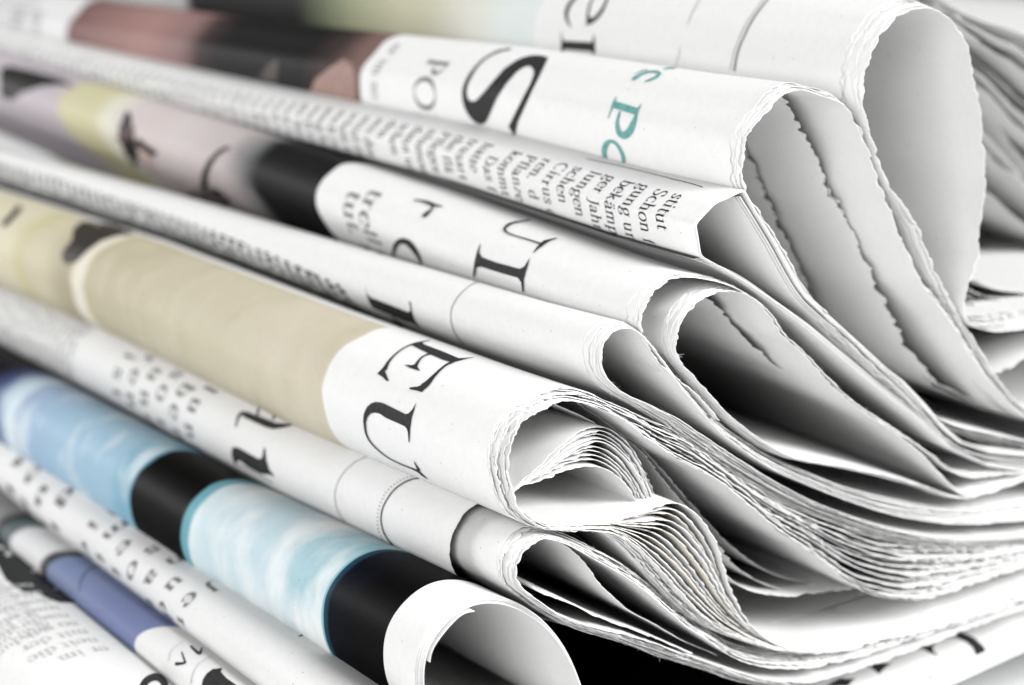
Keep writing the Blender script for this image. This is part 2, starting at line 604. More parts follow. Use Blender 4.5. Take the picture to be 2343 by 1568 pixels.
def project(S, polys, strokes, name, mat, lift=LETTER_LIFT, maxe=7.0):
    """printed shapes measured in the photograph, laid on the page they are printed on"""
    V, F = [], []
    tree = bvh(S)
    lift_k = 0
    def add(V2, T):
        nonlocal lift_k
        V2, T = refine(V2, T, maxe)
        idx = {}
        for i, (x, y) in enumerate(V2):
            d = pxdir(x, y).normalized()
            hit, nr, _, _ = tree.ray_cast(CAM, d, 2.0)
            if hit is None:
                continue
            if nr.dot(d) > 0:
                nr = -nr
            idx[i] = len(V)
            V.append(hit + nr * (lift + lift_k * 2e-6))
        for (i, j, k) in T:
            if i in idx and j in idx and k in idx:
                a, b, c = V[idx[i]], V[idx[j]], V[idx[k]]
                if max((a - b).length, (b - c).length, (c - a).length) < .004:
                    F.append((idx[i], idx[j], idx[k]))
        lift_k += 1
    for p in polys:
        pts = [Vector((q[0], q[1], 0)) for q in p]
        T = tessellate_polygon([pts])
        add([(q[0], q[1]) for q in p], [tuple(t) for t in T])
    for st in strokes:
        L, R = stroke_poly(st)
        n = len(L)
        V2 = [tuple(v) for v in L] + [tuple(v) for v in R]
        T = []
        for i in range(n - 1):
            T += [(i, i + 1, n + i + 1), (i, n + i + 1, n + i)]
        add(V2, T)
    if not F:
        return None
    if len(polys) + len(strokes) == 1:           # one printed shape: drop stray bits that fell on another fold of the page
        par = list(range(len(V)))
        def find(i):
            while par[i] != i:
                par[i] = par[par[i]]; i = par[i]
            return i
        for f in F:
            for q in f[1:]:
                par[find(q)] = find(f[0])
        cnt = {}
        for f in F:
            cnt[find(f[0])] = cnt.get(find(f[0]), 0) + 1
        best = max(cnt, key=cnt.get)
        F = [f for f in F if find(f[0]) == best]
        used = sorted({i for f in F for i in f}); mp = {u: k for k, u in enumerate(used)}
        V = [V[u] for u in used]; F = [tuple(mp[i] for i in f) for f in F]
    return mesh_obj(name, V, F, mat, S.obj)

def hit_sheet(S, px, py):
    """page coordinates (arc, y) of the page point seen at a pixel"""
    d = pxdir(px, py).normalized()
    h, nr, fi, _ = bvh(S).ray_cast(CAM, d, 2.0)
    if h is None:
        return None
    x, y, z = h
    if S.pp.yaw:
        c, s = math.cos(-S.pp.yaw), math.sin(-S.pp.yaw)
        qx, qy = S.pp.pivot
        x, y = qx + c * (x - qx) - s * (y - qy), qy + s * (x - qx) + c * (y - qy)
    x -= S.pp.shift * y; z -= S.pp.rise * y
    if S.pp.taper:
        f = max(S.pp.taper[1], 1 - S.pp.taper[0] * max(y, 0))
        x = S.pp.tx + (x - S.pp.tx) / f; z = S.pp.tz + (z - S.pp.tz) / f
    i = int(np.argmin((S.P[:, 0] - x) ** 2 + (S.P[:, 1] - z) ** 2))
    return float(S.a[i]), float(y)

def page_point(S, arc, y, lift):
    x = np.interp(arc, S.a, S.P[:, 0]); z = np.interp(arc, S.a, S.P[:, 1])
    nx = np.interp(arc, S.a, S.n[:, 0]); nz = np.interp(arc, S.a, S.n[:, 1])
    x = x + nx * (S.th / 2 + lift); z = z + nz * (S.th / 2 + lift)
    return S.pp.place(x, y, z)

# a small contrast-stroke roman alphabet: centre lines on an em grid
def _arc(cx, cy, rx, ry, a0, a1, n=9):
    return [(cx + rx * math.cos(math.radians(a0 + (a1 - a0) * i / n)), cy + ry * math.sin(math.radians(a0 + (a1 - a0) * i / n))) for i in range(n + 1)]

def _stem(x, y0, y1, bot=True, top='l'):
    s = [[(x, y0), (x, y1)]]
    if bot:
        s.append([(x - .09, y0 + .012), (x + .09, y0 + .012)])
    if top == 'l':
        s.append([(x - .10, y1 - .03), (x, y1 - .005)])
    if top == 'b':
        s.append([(x - .09, y1 - .012), (x + .09, y1 - .012)])
    return s

X = .45
def _hump(x0, x1):
    return [[(x0, .33), (x0 + .07, .42), ((x0 + x1) / 2 + .03, .455), (x1 - .02, .42), (x1, .33), (x1, 0)], [(x1 - .09, .012), (x1 + .09, .012)]]

GL = {
 'a': ([[(.07, .35), (.13, .44), (.24, .44), (.30, .35), (.30, .07), (.35, .01), (.41, .05)], [(.30, .26), (.14, .21), (.07, .12), (.12, .01), (.22, .02), (.30, .1)]], .43),
 'b': (_stem(.12, .02, .7, False) + [_arc(.26, .22, .16, .23, 150, -150, 14)], .47),
 'c': ([_arc(.24, .22, .18, .23, 40, 320, 14)], .42),
 'd': (_stem(.36, 0, .7, True) + [_arc(.22, .22, .16, .23, 30, 330, 14)], .49),
 'e': ([[(.07, .24), (.38, .24)], _arc(.23, .22, .17, .23, 5, 320, 15)], .43),
 'f': ([[(.14, 0), (.14, .55), (.19, .68), (.30, .68)], [(.05, .012), (.24, .012)], [(.03, .44), (.27, .44)]], .28),
 'g': ([_arc(.22, .28, .14, .165, 0, 360, 14), [(.13, .13), (.09, .05), (.2, .0), (.34, -.02), (.38, -.11), (.26, -.2), (.1, -.18), (.05, -.1), (.12, -.02)], [(.33, .4), (.43, .44)]], .45),
 'h': (_stem(.12, 0, .7) + _hump(.12, .37), .50),
 'i': (_stem(.13, 0, X) + [[(.13, .58), (.13, .67)]], .27),
 'j': ([[(.14, X), (.14, -.1), (.05, -.2)], [(.14, .58), (.14, .67)]], .26),
 'k': (_stem(.12, 0, .7) + [[(.14, .2), (.36, .43)], [(.2, .26), (.40, 0)], [(.3, .012), (.47, .012)]], .48),
 'l': (_stem(.13, 0, .7), .26),
 'm': (_stem(.12, 0, X) + _hump(.12, .36) + _hump(.36, .60), .73),
 'n': (_stem(.12, 0, X) + _hump(.12, .37), .50),
 'o': ([_arc(.24, .22, .18, .23, 0, 360, 18)], .48),
 'p': (_stem(.12, -.22, X) + [_arc(.26, .22, .16, .23, 150, -150, 14)], .49),
 'q': (_stem(.36, -.22, X, True, '') + [_arc(.22, .22, .16, .23, 30, 330, 14)], .48),
 'r': (_stem(.12, 0, X) + [[(.12, .3), (.2, .42), (.33, .42)]], .35),
 's': ([[(.30, .34), (.26, .44), (.14, .44), (.09, .35), (.16, .26), (.27, .19), (.31, .1), (.24, .01), (.12, .01), (.07, .11)]], .37),
 't': ([[(.14, .56), (.14, .08), (.19, .0), (.29, .04)], [(.03, .44), (.28, .44)]], .29),
 'u': ([[(.12, X), (.12, .12), (.17, .01), (.28, .02), (.36, .1)], [(.03, .44), (.12, .445)]] + _stem(.37, 0, X), .50),
 'v': ([[(.06, X), (.22, 0)], [(.22, 0), (.37, X)], [(0, .44), (.14, .44)], [(.3, .44), (.44, .44)]], .43),
 'w': ([[(.05, X), (.18, 0)], [(.18, 0), (.31, X)], [(.31, X), (.44, 0)], [(.44, 0), (.56, X)], [(0, .44), (.12, .44)]], .60),
 'z': ([[(.07, .44), (.34, .44)], [(.34, .44), (.06, .01)], [(.06, .01), (.35, .01)]], .40),
 '.': ([[(.08, .0), (.08, .08)]], .2), ',': ([[(.09, .05), (.06, -.08)]], .2), '-': ([[(.04, .2), (.24, .2)]], .28), ' ': ([], .24),
 'S': ([[(.40, .54), (.36, .67), (.2, .69), (.09, .56), (.16, .42), (.34, .3), (.42, .16), (.32, .01), (.14, .01), (.07, .17)]], .49),
 'C': ([_arc(.35, .34, .28, .35, 45, 315, 16)], .64),
 'P': (_stem(.14, 0, .68, True, 'b') + [[(.14, .67), (.32, .67), (.42, .52), (.32, .36), (.14, .35)]], .50),
 'D': (_stem(.14, 0, .68, True, 'b') + [[(.14, .67), (.34, .67), (.55, .5), (.57, .34), (.55, .17), (.34, .01), (.14, .01)]], .66),
 'J': ([[(.2, .68), (.2, .05), (.12, -.1), (.02, -.1)], [(.1, .67), (.3, .67)]], .33),
 'K': (_stem(.14, 0, .68, True, 'b') + [[(.16, .3), (.48, .67)], [(.28, .42), (.54, 0)]], .60),
 'E': (_stem(.14, 0, .68, True, 'b') + [[(.14, .67), (.46, .67)], [(.14, .36), (.38, .36)], [(.14, .01), (.48, .01)]], .54),
 'L': (_stem(.14, 0, .68, True, 'b') + [[(.14, .01), (.48, .01)]], .52),
 'I': (_stem(.14, 0, .68, True, 'b'), .28),
 'O': ([_arc(.36, .34, .29, .35, 0, 360, 20)], .72),
}
GL['\u00e4'] = (GL['a'][0] + [[(.14, .57), (.14, .64)], [(.27, .57), (.27, .64)]], .43)
GL['\u00fc'] = (GL['u'][0] + [[(.17, .57), (.17, .64)], [(.32, .57), (.32, .64)]], .50)

def glyph_quads(ch, thick=.085, thin=.026):
    """quads (4 points) in em units"""
    out = []
    for st in GL.get(ch, GL['n'])[0]:
        P = np.array(st, float)
        if len(P) > 2:
            P = catmull(P)[::3]
        else:
            P = np.array([P[0] + (P[1] - P[0]) * t for t in np.linspace(0, 1, 5)])
        t = np.gradient(P, axis=0)
        t /= np.maximum(np.linalg.norm(t, axis=1, keepdims=True), 1e-9)
        w = thin + (thick - thin) * np.abs(t[:, 1]) ** 1.3
        nn = np.stack([-t[:, 1], t[:, 0]], 1)
        A, B = P + nn * w[:, None] / 2, P - nn * w[:, None] / 2
        for i in range(len(P) - 1):
            out.append((A[i], A[i + 1], B[i + 1], B[i]))
    return out

_gq = {}
def text_block(S, lines, arc00, y0, size, leading, name='printed_text', mat=None, width=1.0, thick=.085, arc_min=None, arc_at=None):
    """lines run round the fold (towards smaller arc), stacked away from the cut end"""
    V, F = [], []
    for li, line in enumerate(lines):
        yl = y0 + li * leading
        pen = 0.0
        arc0 = arc_at(yl) if callable(arc_at) else arc00
        for ch in line:
            adv = GL.get(ch, GL['n'])[1]
            key = (ch, thick)
            if key not in _gq:
                _gq[key] = glyph_quads(ch, thick)
            if arc_min is not None and arc0 - (pen + adv) * size * width < arc_min:
                break
            for q in _gq[key]:
                b = len(V)
                for (gx, gy) in q:
                    V.append(page_point(S, arc0 - (pen + gx) * size * width, yl - gy * size, LETTER_LIFT))
                F.append((b, b + 1, b + 2, b + 3))
            pen += adv
    if F:
        return mesh_obj(name, V, F, mat or BLACK, S.obj)

random.seed(5)
WORDS = ('und die der das gung schon bek\u00e4mpfen lungen schen ren Pflanzen kommt hatte Jahr ger stitut un den mit von auf ist ein im zur nach '
         'noch sich wird sind auch nur als bei aus dem sie er hat wie zum man so ihr ihre eine einer seit vor alle diese').split()
def filler(n, chars, rnd):
    out = []
    for _ in range(n):
        s = ''
        while len(s) < chars:
            s += rnd.choice(WORDS) + ' '
        out.append(s[:chars])
    return out

# ------------------------------------------------------------------ setting
def struct(name, V, F, mat, smooth_=False):
    me = bpy.data.meshes.new(name)
    me.from_pydata(V, [], F); me.update()
    if smooth_:
        me.polygons.foreach_set('use_smooth', [True] * len(me.polygons))
    me.materials.append(mat)
    o = bpy.data.objects.new(name, me)
    COL.objects.link(o)
    o['kind'] = 'structure'
    return o

TABLE = paper('table_white_laminate', (.80, .80, .80), .5)
# a white table that sweeps up into a white backdrop behind the stack
prof_t = [(-2.0, 0), (1.1, 0)] + [(1.1 + .5 * math.sin(math.radians(a)), .5 - .5 * math.cos(math.radians(a))) for a in range(10, 91, 10)] + [(1.6, 2.2)]
tx = Vector((math.sin(math.radians(-10)), math.cos(math.radians(-10)), 0))
bd = Vector((.72, .69, 0)).normalized()           # away from the camera
sd_ = Vector((bd.y, -bd.x, 0))
V = []
for (u, z) in prof_t:
    for w in (-3, 3):
        p = bd * u + sd_ * w
        V.append((p.x, p.y, z))
F = [(2 * i, 2 * i + 2, 2 * i + 3, 2 * i + 1) for i in range(len(prof_t) - 1)]
struct('table_and_backdrop', V, F, TABLE, True)

# ------------------------------------------------------------------ newspapers, bottom to top
random.seed(11)

def yaw_pivot(px, py, s):
    x, z = onplane(px, py, s)
    return (x, s)

YAW = math.radians(-4.0)
PIV = yaw_pivot(545, 1520, .04)

def wall_depth(S, pts):
    ys = [hit_sheet(S, x, y) for (x, y) in [q[:2] for q in pts]]
    ys = [q[1] for q in ys if q and q[1] > .0005]
    return float(np.median(ys)) if ys else None

def slack_leaf(pp, wall, pts, s, gap=.0025, **kw):
    """a leaf inside a roll, its torn edge set back from the end, lying near the wall behind it"""
    d = wall_depth(wall, pts)
    if d is not None and d - gap > .001:
        s = d - gap
    return sheet(pp, trace(pts, s, start_tail=False), s, name='slack_sheet', **kw)

# ---- lowest paper, lying half open
N11 = Paper('lowest newspaper, white page of blurred text columns lying flat on the table', yaw=YAW, pivot=PIV)
c = trace([(1500, 1840), (900, 1850), (400, 1840), (180, 1790), (130, 1730), (165, 1662), (255, 1606), (350, 1583), (450, 1598), (640, 1650), (900, 1700), (1500, 1700)], .04)
S11 = bundle(N11, c, 3, .0002, y0=-.03, recess=.0004)

# ---- roll with the blue-violet print
N10 = Paper('thin rolled newspaper fold with blue violet and black print near the bottom left', yaw=YAW, pivot=PIV)
c = trace([(1500, 1690), (900, 1690), (620, 1650), (500, 1612), (432, 1590), (415, 1560), (440, 1532), (500, 1522), (560, 1535), (700, 1590), (900, 1620), (1500, 1640)], .04)
S10 = bundle(N10, c, 4, .0002, y0=-.03, recess=.0004)

# ---- roll with the small black letters
N9 = Paper('white newspaper fold with small bold black letters below the blue and black roll', yaw=YAW, pivot=PIV, taper=(-6.0, .5, (560, 1530, .04)))
c = trace([(1500, 1630), (900, 1605), (700, 1585), (600, 1555), (545, 1527), (520, 1490), (545, 1452), (620, 1430), (720, 1450), (800, 1500), (950, 1560), (1500, 1600)], .04)
S9 = bundle(N9, c, 4, .0002, y0=-.03, recess=.0004)

# ---- blue and black colour roll with clean white margin
N8 = Paper('newspaper fold printed light blue and black with a clean white curled margin', taper=(1.9, .72, (905, 1360)))
c = trace([(2420, 1462), (2342, 1490), (2154, 1576), (1900, 1665), (1600, 1735), (1300, 1755), (1100, 1725), (1010, 1672), (975, 1620), (965, 1568)]
          + Z6([(552, 1440), (555, 1320), (640, 1200), (750, 1080), (820, 1020), (920, 985), (1050, 985), (1180, 1010), (1290, 1070), (1400, 1150), (1500, 1260), (1580, 1390), (1650, 1560)])
          + [(1352, 1640), (1400, 1700), (1500, 1722), (1700, 1690), (1900, 1645), (2154, 1562), (2342, 1478), (2420, 1446)], sig=.0024)
S8 = bundle(N8, c, 5, .00018, recess=.00035, clean=True, gap=.25)
# a slack inner leaf that stands away from the roll
c8 = trace(Z6([(556, 1400), (562, 1325), (605, 1250), (700, 1130), (815, 1022), (900, 1010)]), 0, start_tail=False, end_tail=False)
c8 = offset(c8, -.0006)
sheet(N8, c8, -.0005, clean=True, y_far=.06)

# ---- torn paper under the EU one
N7 = Paper('newspaper fold with a ragged torn-back outer sheet and ring lines under the EU headline')
c = trace([(2420, 1362), (2342, 1390), (2180, 1451), (2098, 1483), (2000, 1517), (1934, 1537), (1860, 1556), (1800, 1560), (1737, 1553), (1671, 1532), (1573, 1500)]
          + ZB([(2343, 1490), (2000, 1415), (1800, 1365), (1600, 1290), (1420, 1190), (1250, 1075), (1110, 980), (1040, 880), (1035, 760), (1040, 690), (1070, 600), (1130, 530), (1220, 450), (1300, 410), (1390, 400), (1560, 455), (1770, 550), (1920, 640), (2100, 740), (2343, 890)])
          + [(1500, 1372), (1560, 1424), (1640, 1480), (1704, 1516), (1770, 1529), (1868, 1524), (1934, 1508), (2000, 1491), (2098, 1460), (2180, 1431), (2342, 1374), (2420, 1346)])
S7 = bundle(N7, c, 8, .00018, recess=.0005, rough=.0004, gap=.6, fluff=1.6, pinch=.5, hairs=2)
# the torn-back outer sheet
q7 = offset(c, .00018 * 7 + .0010)
S7o = sheet(N7, q7, .0122, rough=.0002, name='torn_outer_sheet', edge_fn=lambda a: .0011 * noise1(a, 77, .012, 2))
# slack leaves inside the roll
sheet(N7, trace(ZB([(1360, 395), (1480, 430), (1600, 490), (1750, 620), (1850, 740), (1950, 900), (2050, 1000), (2200, 1140), (2343, 1240)]) + [(1500, 1430), (1560, 1465), (1640, 1500)], .002, start_tail=False, end_tail=False), .002, rough=.0004)
sheet(N7, trace(ZB([(1056, 830), (1100, 905), (1200, 950), (1350, 1010), (1500, 1060), (1640, 1110), (1780, 1190), (2100, 1320), (2343, 1400)]) + [(1560, 1485)], .003, start_tail=False, end_tail=False), .001, rough=.0008, th=.00015)

# ---- EU headline paper
N6 = Paper('newspaper with large black EU headline and tan printed picture along its fold')
c = trace([(2420, 1300), (2342, 1342), (2230, 1401), (2100, 1447), (2000, 1467), (1900, 1490), (1796, 1488), (1700, 1462), (1620, 1420), (1560, 1362), (1500, 1292), (1440, 1238), (1394, 1217), (1345, 1213), (1279, 1212), (1239, 1205), (1200, 1184), (1172, 1150)]
          + ZA([(380, 1240), (372, 1150), (335, 1040), (352, 920), (400, 780), (430, 690), (500, 590), (560, 520), (700, 450), (800, 390), (880, 350), (1000, 335), (1150, 360), (1300, 400), (1500, 480), (1650, 560), (1800, 680), (1950, 780), (2100, 900), (2343, 1040)])
          + Z3([(200, 130), (350, 250), (500, 370), (650, 500), (800, 600), (950, 700), (1100, 830), (1250, 920), (1400, 960), (1600, 970), (1800, 920), (2000, 850), (2200, 780), (2343, 740)]) + [(2420, 1270)])
S6in = sheet(N6, c, 0, rough=.0004, hairs=2, name='inner_sheet')
# outermost leaf: round the fold and along the top of the bundle
cout = trace([(2420, 1308), (2342, 1350), (2230, 1408), (2100, 1455), (2000, 1475), (1900, 1497), (1796, 1494), (1700, 1470), (1610, 1430), (1540, 1368), (1480, 1300), (1430, 1248), (1394, 1226), (1345, 1222), (1279, 1221), (1230, 1212), (1190, 1190), (1160, 1150)]
          + ZA([(280, 1240), (262, 1150), (240, 1040), (255, 920), (305, 780), (340, 680), (415, 570), (490, 480), (640, 390), (760, 330), (860, 270), (1000, 235), (1280, 265), (1500, 365), (1700, 440), (2000, 580), (2343, 720)])
          + [(1660, 1062), (1800, 1150), (1900, 1192), (2050, 1236), (2200, 1256), (2342, 1256), (2420, 1250)])
A_, B_ = wresample(c, 1000), wresample(cout, 1000)
def pair(t):
    q = A_ * (1 - t) + B_ * t
    return q + normals(q) * (noise1(arclen(q), seedn(), .006, 3) * np.minimum(.0003, .05 * np.linalg.norm(A_ - B_, axis=1)))[:, None]
for k, t in enumerate([.04, .10, .21, .32, .43, .53, .60, .67, .74, .80, .86, .91, .96]):
    sheet(N6, pair(t), .0002 + .0022 * t + random.uniform(-.0006, .0006), rough=.00045, fluff=1.5, hairs=.8, name='inner_sheet')
S6 = sheet(N6, cout, .0024, rough=.0003, name='outer_sheet')
# lower leaves: a crest that runs down to the right
top6 = trace([(1190, 1168), (1239, 1196), (1279, 1203), (1345, 1199), (1410, 1191), (1476, 1173), (1519, 1155), (1550, 1152), (1585, 1172), (1612, 1203), (1638, 1251), (1655, 1300), (1671, 1349), (1688, 1382), (1711, 1425), (1757, 1464), (1796, 1482), (1900, 1484), (2000, 1462), (2100, 1442), (2230, 1396), (2342, 1337)], 0, start_tail=False)
bot6 = trace([(1190, 1172), (1239, 1202), (1279, 1208), (1345, 1208), (1380, 1208), (1405, 1214), (1432, 1230), (1465, 1258), (1490, 1284), (1520, 1315), (1550, 1350), (1580, 1380), (1610, 1408), (1640, 1430), (1680, 1452), (1720, 1468), (1790, 1485), (1900, 1487), (2000, 1465), (2100, 1445), (2230, 1399), (2342, 1340)], 0, start_tail=False)
fan(N6, top6, bot6, [0, .1, .19, .28, .37, .46, .56, .66, .76, .85, .93, 1.0], y0=.0005, jitter=.0007, wav=.00012, rough=.0003, fluff=1.2, mats=[WHITE, WHITE, CREAM])
# inner section folded inside the roll
rnd = random.Random(4)
pk = [(975, 1374), (985, 1376), (994, 1378), (1003, 1380), (1010, 1378), (1024, 1366), (1034, 1366), (1044, 1366), (1054, 1364), (1066, 1362)]
for k, (py_, px_) in enumerate(pk):
    f = (py_ - 975) / 91.0
    pts = [(1172, 1126), (1182, 1119), (1240 + 6 * f, 1066 + 34 * f), (1300 + 4 * f, 1008 + 66 * f), (1340, 983 + 86 * f), (px_, py_), (1398 + 10 * (1 - f), py_ + 14 - 2 * f), (1424 + 22 * (1 - f), py_ + 48 - 14 * f), (1448 + 30 * (1 - f), py_ + 106 - 46 * f), (1470 + 30 * (1 - f), py_ + 170 - 70 * f)]
    sheet(N6, trace(pts, .003, start_tail=False, end_tail=False), .003 + .0012 * rnd.random(), rough=.0003, y_far=.2, name='section_sheet')
for pts, s in (([(1265, 921), (1357, 966), (1398, 995), (1432, 1022), (1460, 1053), (1480, 1090), (1500, 1130), (1560, 1210), (1640, 1300), (1700, 1345), (1780, 1364), (1870, 1357), (1967, 1340), (2100, 1318)], .005),
               ([(1320, 920), (1347, 938), (1419, 989), (1477, 1043), (1522, 1101), (1572, 1163), (1640, 1250), (1700, 1310), (1790, 1350), (1870, 1350), (1967, 1332), (2100, 1310)], .0075),
               ([(1330, 922), (1380, 955), (1440, 1000), (1500, 1056), (1545, 1110), (1600, 1172), (1680, 1255), (1760, 1310), (1850, 1335), (1967, 1326), (2100, 1303)], .0085)):
    sheet(N6, trace(pts, s, start_tail=False), s, rough=.0005, y_far=.25)

# ---- roll with the single teardrop opening
N5 = Paper('newspaper fold with round teardrop opening between the EU and UI headline folds', taper=(2.2, .82, (1380, 885)))
c = trace([(2420, 1222), (2342, 1228), (2200, 1236), (2050, 1214), (1900, 1164), (1800, 1118), (1700, 1058), (1640, 1018), (1572, 973), (1543, 953), (1522, 944), (1481, 924)]
          + ZC([(820, 1460), (680, 1380), (590, 1300), (520, 1200), (490, 1080), (500, 960), (520, 870), (590, 780), (680, 715), (780, 695), (850, 700), (900, 730), (1050, 880), (1200, 1080), (1350, 1300), (1480, 1470), (1560, 1560)])
          + [(1640, 982), (1700, 1030), (1790, 1085), (1850, 1110), (1950, 1150), (2050, 1180), (2200, 1200), (2342, 1190), (2420, 1180)])
S5 = bundle(N5, c, 10, .00016, recess=.0003, rough=.00022, gap=.5, pinch=.285, hairs=1.5)

# ---- UI headline paper
N4 = Paper('newspaper with large black UI headline letters and nested torn sheet bundles', rise=.042)
c = trace([(2420, 1080), (2342, 1100), (2212, 1141), (2100, 1108), (1950, 1072), (1800, 1042), (1710, 985), (1640, 922), (1590, 862)]
          + ZC([(1400, 1090), (1335, 970), (1350, 830), (1390, 640), (1480, 540), (1590, 400), (1700, 340), (1780, 310), (1920, 295), (2100, 325), (2250, 440)])
          + Z2([(560, 720), (680, 890), (800, 990), (900, 1105), (1050, 1255), (1200, 1382), (1350, 1478), (1480, 1562)]) + [(2110, 1042), (2160, 1092), (2212, 1137), (2342, 1096), (2420, 1076)])
S4i = bundle(N4, c, 8, .00018, recess=.0004, rough=.0003, gap=.6, pinch=.28, spread=.5, hairs=1)
c4 = trace([(1640, 960), (1590, 900), (1530, 850), (1490, 800)] + ZC([(940, 700), (942, 640), (945, 520), (1020, 400), (1050, 340), (1160, 260), (1245, 170), (1300, 152), (1500, 142), (1640, 160), (1800, 195), (2000, 268), (2200, 395)]) + Z2([(560, 690), (680, 862), (800, 965), (900, 1080), (1050, 1235), (1200, 1362), (1350, 1460), (1480, 1545)]) + [(2130, 1040), (2200, 1090), (2300, 1085)], start_tail=False)
S4 = bundle(N4, c4, 4, .0002, recess=.0007, rough=.0004, gap=.4, pinch=.28, spread=.5, hairs=2)
for pts, s in ((Z2([(120, 620), (140, 640), (260, 740), (340, 830), (430, 940), (600, 1080), (800, 1210), (1000, 1350), (1250, 1480)]), .012),
               (Z2([(250, 530), (300, 570), (450, 700), (600, 850), (730, 960), (860, 1110), (1100, 1290), (1300, 1450)]), .006)):
    slack_leaf(N4, S4i[0], pts, s, rough=.0008, y_far=.3)

# ---- sharp creased text column paper
N3 = Paper('newspaper fold with sharp creased corner and column of black German text', rise=.010, taper=(1.5, .66, (1690, 440)))
c = trace([(2420, 1085), (2260, 1062), (2175, 1022), (2114, 967), (1983, 860), (1852, 748), (1790, 702), (1704, 643), (1655, 615), (1612, 591), (1604, 586), (1601, 574), (1594, 528), (1591, 515), (1599, 505), (1632, 470), (1640, 464), (1662, 455), (1699, 437),
           (1704, 441), (1730, 490), (1770, 553), (1809, 624), (1827, 656), (1848, 684), (1901, 733), (1967, 793), (2026, 848), (2065, 877), (2114, 928), (2164, 986), (2200, 1016), (2260, 1036), (2420, 1052)], sharp=True)
c = smooth(resample(c, 2600), 5)
S3 = bundle(N3, c, 3, .00014, recess=.00005, clean=True, gap=.1, sm=2)
for pts in ([(1604, 590), (1655, 610), (1704, 635), (1790, 696), (1852, 740), (1983, 850), (2114, 955), (2170, 1003), (2260, 1048), (2420, 1075)],
            [(1700, 450), (1732, 500), (1768, 560), (1806, 630), (1824, 660), (1846, 690), (1900, 739), (1965, 799), (2024, 855), (2063, 884), (2112, 935), (2160, 994), (2200, 1026), (2260, 1044), (2420, 1062)]):
    q = trace(pts, 0, start_tail=False)
    for k in range(3):
        sheet(N3, offset(q, (.0001 + .00014 * k) * (-1)), .0006 + .0004 * k, clean=True)

# ---- S headline paper with teal letters
N2 = Paper('newspaper with large black S and teal letters on its white fold', taper=(1.2, .75, (1690, 440)))
c = trace([(2420, 1030), (2342, 1010), (2250, 990), (2150, 960), (2066, 886), (1992, 818), (1903, 729), (1842, 661), (1796, 580), (1746, 500), (1712, 447)]
          + Z1([(398, 1300), (392, 1150), (400, 985), (430, 910), (510, 830), (560, 770), (630, 680), (700, 645), (790, 622), (920, 670), (1060, 715), (1180, 890), (1270, 1100), (1330, 1300), (1400, 1450)])
          + Z2([(1450, 140), (1540, 320), (1630, 500), (1790, 705), (1890, 835), (1990, 1010), (2140, 1215), (2343, 1420)]) + [(2420, 985)])
S2 = bundle(N2, c, 6, .0002, recess=.0005, rough=.00035, gap=.6, pinch=.28, hairs=.8)
for pts, s in (([(1775, 212), (1815, 256), (1855, 332), (1885, 391), (1908, 443), (1935, 491), (1967, 560), (2000, 642), (2032, 697), (2059, 763), (2098, 829), (2147, 878), (2213, 911), (2300, 950), (2400, 975)], .008),
               ([(1768, 214), (1806, 256), (1846, 334), (1875, 393), (1898, 445), (1925, 493), (1957, 563), (1990, 645), (2022, 702), (2049, 768), (2090, 834), (2140, 886), (2213, 922), (2300, 958), (2400, 981)], .0095),
               ([(1698, 325), (1704, 338), (1743, 417), (1776, 490), (1816, 576), (1835, 628), (1855, 681), (1930, 770), (2010, 845), (2090, 905), (2200, 960), (2400, 1000)], .02)):
    slack_leaf(N2, S2[0], pts, s, rough=.0008, y_far=.3)

# ---- topmost rolled paper
N1 = Paper('topmost newspaper roll with large grey teardrop opening and thin ring lines')
c = trace([(2420, 962), (2342, 934)] + Z2([(2200, 1215), (2050, 985), (1930, 775), (1830, 610), (1720, 420), (1650, 245), (1560, 45)])
          + Z1([(1400, 1290), (1330, 1100), (1310, 1000), (1240, 820), (1228, 690), (1230, 550), (1260, 430), (1300, 320), (1380, 210), (1450, 120), (1540, 75), (1650, 52), (1760, 85), (1850, 160), (1910, 235), (1950, 350), (1972, 500), (2000, 650), (2035, 800), (2050, 1000), (2076, 1240), (2060, 1400), (2040, 1566)])
          + [(2236, 582), (2220, 640), (2206, 690), (2210, 730), (2245, 754), (2300, 758), (2420, 735)])
S1 = bundle(N1, c, 7, .0002, recess=.0008, rough=.00035, gap=.5, pinch=.28, hairs=.8)
fan(N1, trace([(2215, 640), (2240, 655), (2290, 662), (2342, 668), (2420, 672)], .012, start_tail=False), trace([(2200, 735), (2240, 752), (2290, 752), (2342, 745), (2420, 735)], .012, start_tail=False), [0, .2, .35, .55, .8, 1], y0=.012, jitter=.002, rough=.0006, y_far=.3)
sheet(N1, trace([(2150, 745), (2210, 800), (2272, 858), (2342, 822), (2420, 780)], .004, start_tail=False), .004, rough=.0005, y_far=.3)

# ---- loose paper behind the roll
N0 = Paper('loose newspaper leaves slanting down at the right edge behind the top roll')
fan(N0, trace([(2150, 20), (2203, 52), (2260, 78), (2342, 132), (2420, 190)], .03, start_tail=False), trace([(2150, 100), (2203, 160), (2260, 220), (2342, 310), (2420, 380)], .03, start_tail=False), [0, .12, .3, .42, .6, .72, .9], y0=.03, jitter=.005, wav=.0005, rough=.0007, y_far=.3)
fan(N0, trace([(2150, 170), (2203, 232), (2260, 300), (2342, 400), (2420, 480)], .04, start_tail=False), trace([(2150, 560), (2230, 618), (2290, 645), (2342, 662), (2420, 680)], .04, start_tail=False), [0, .3, .38, .62, .78, 1], y0=.036, jitter=.006, wav=.0005, rough=.0007, y_far=.3)
top = trace([(2120, -10), (2203, 40), (2280, 66), (2342, 88), (2420, 110)], .035, start_tail=False)
sheet(N0, top, .033, rough=.0005, y_far=.3)

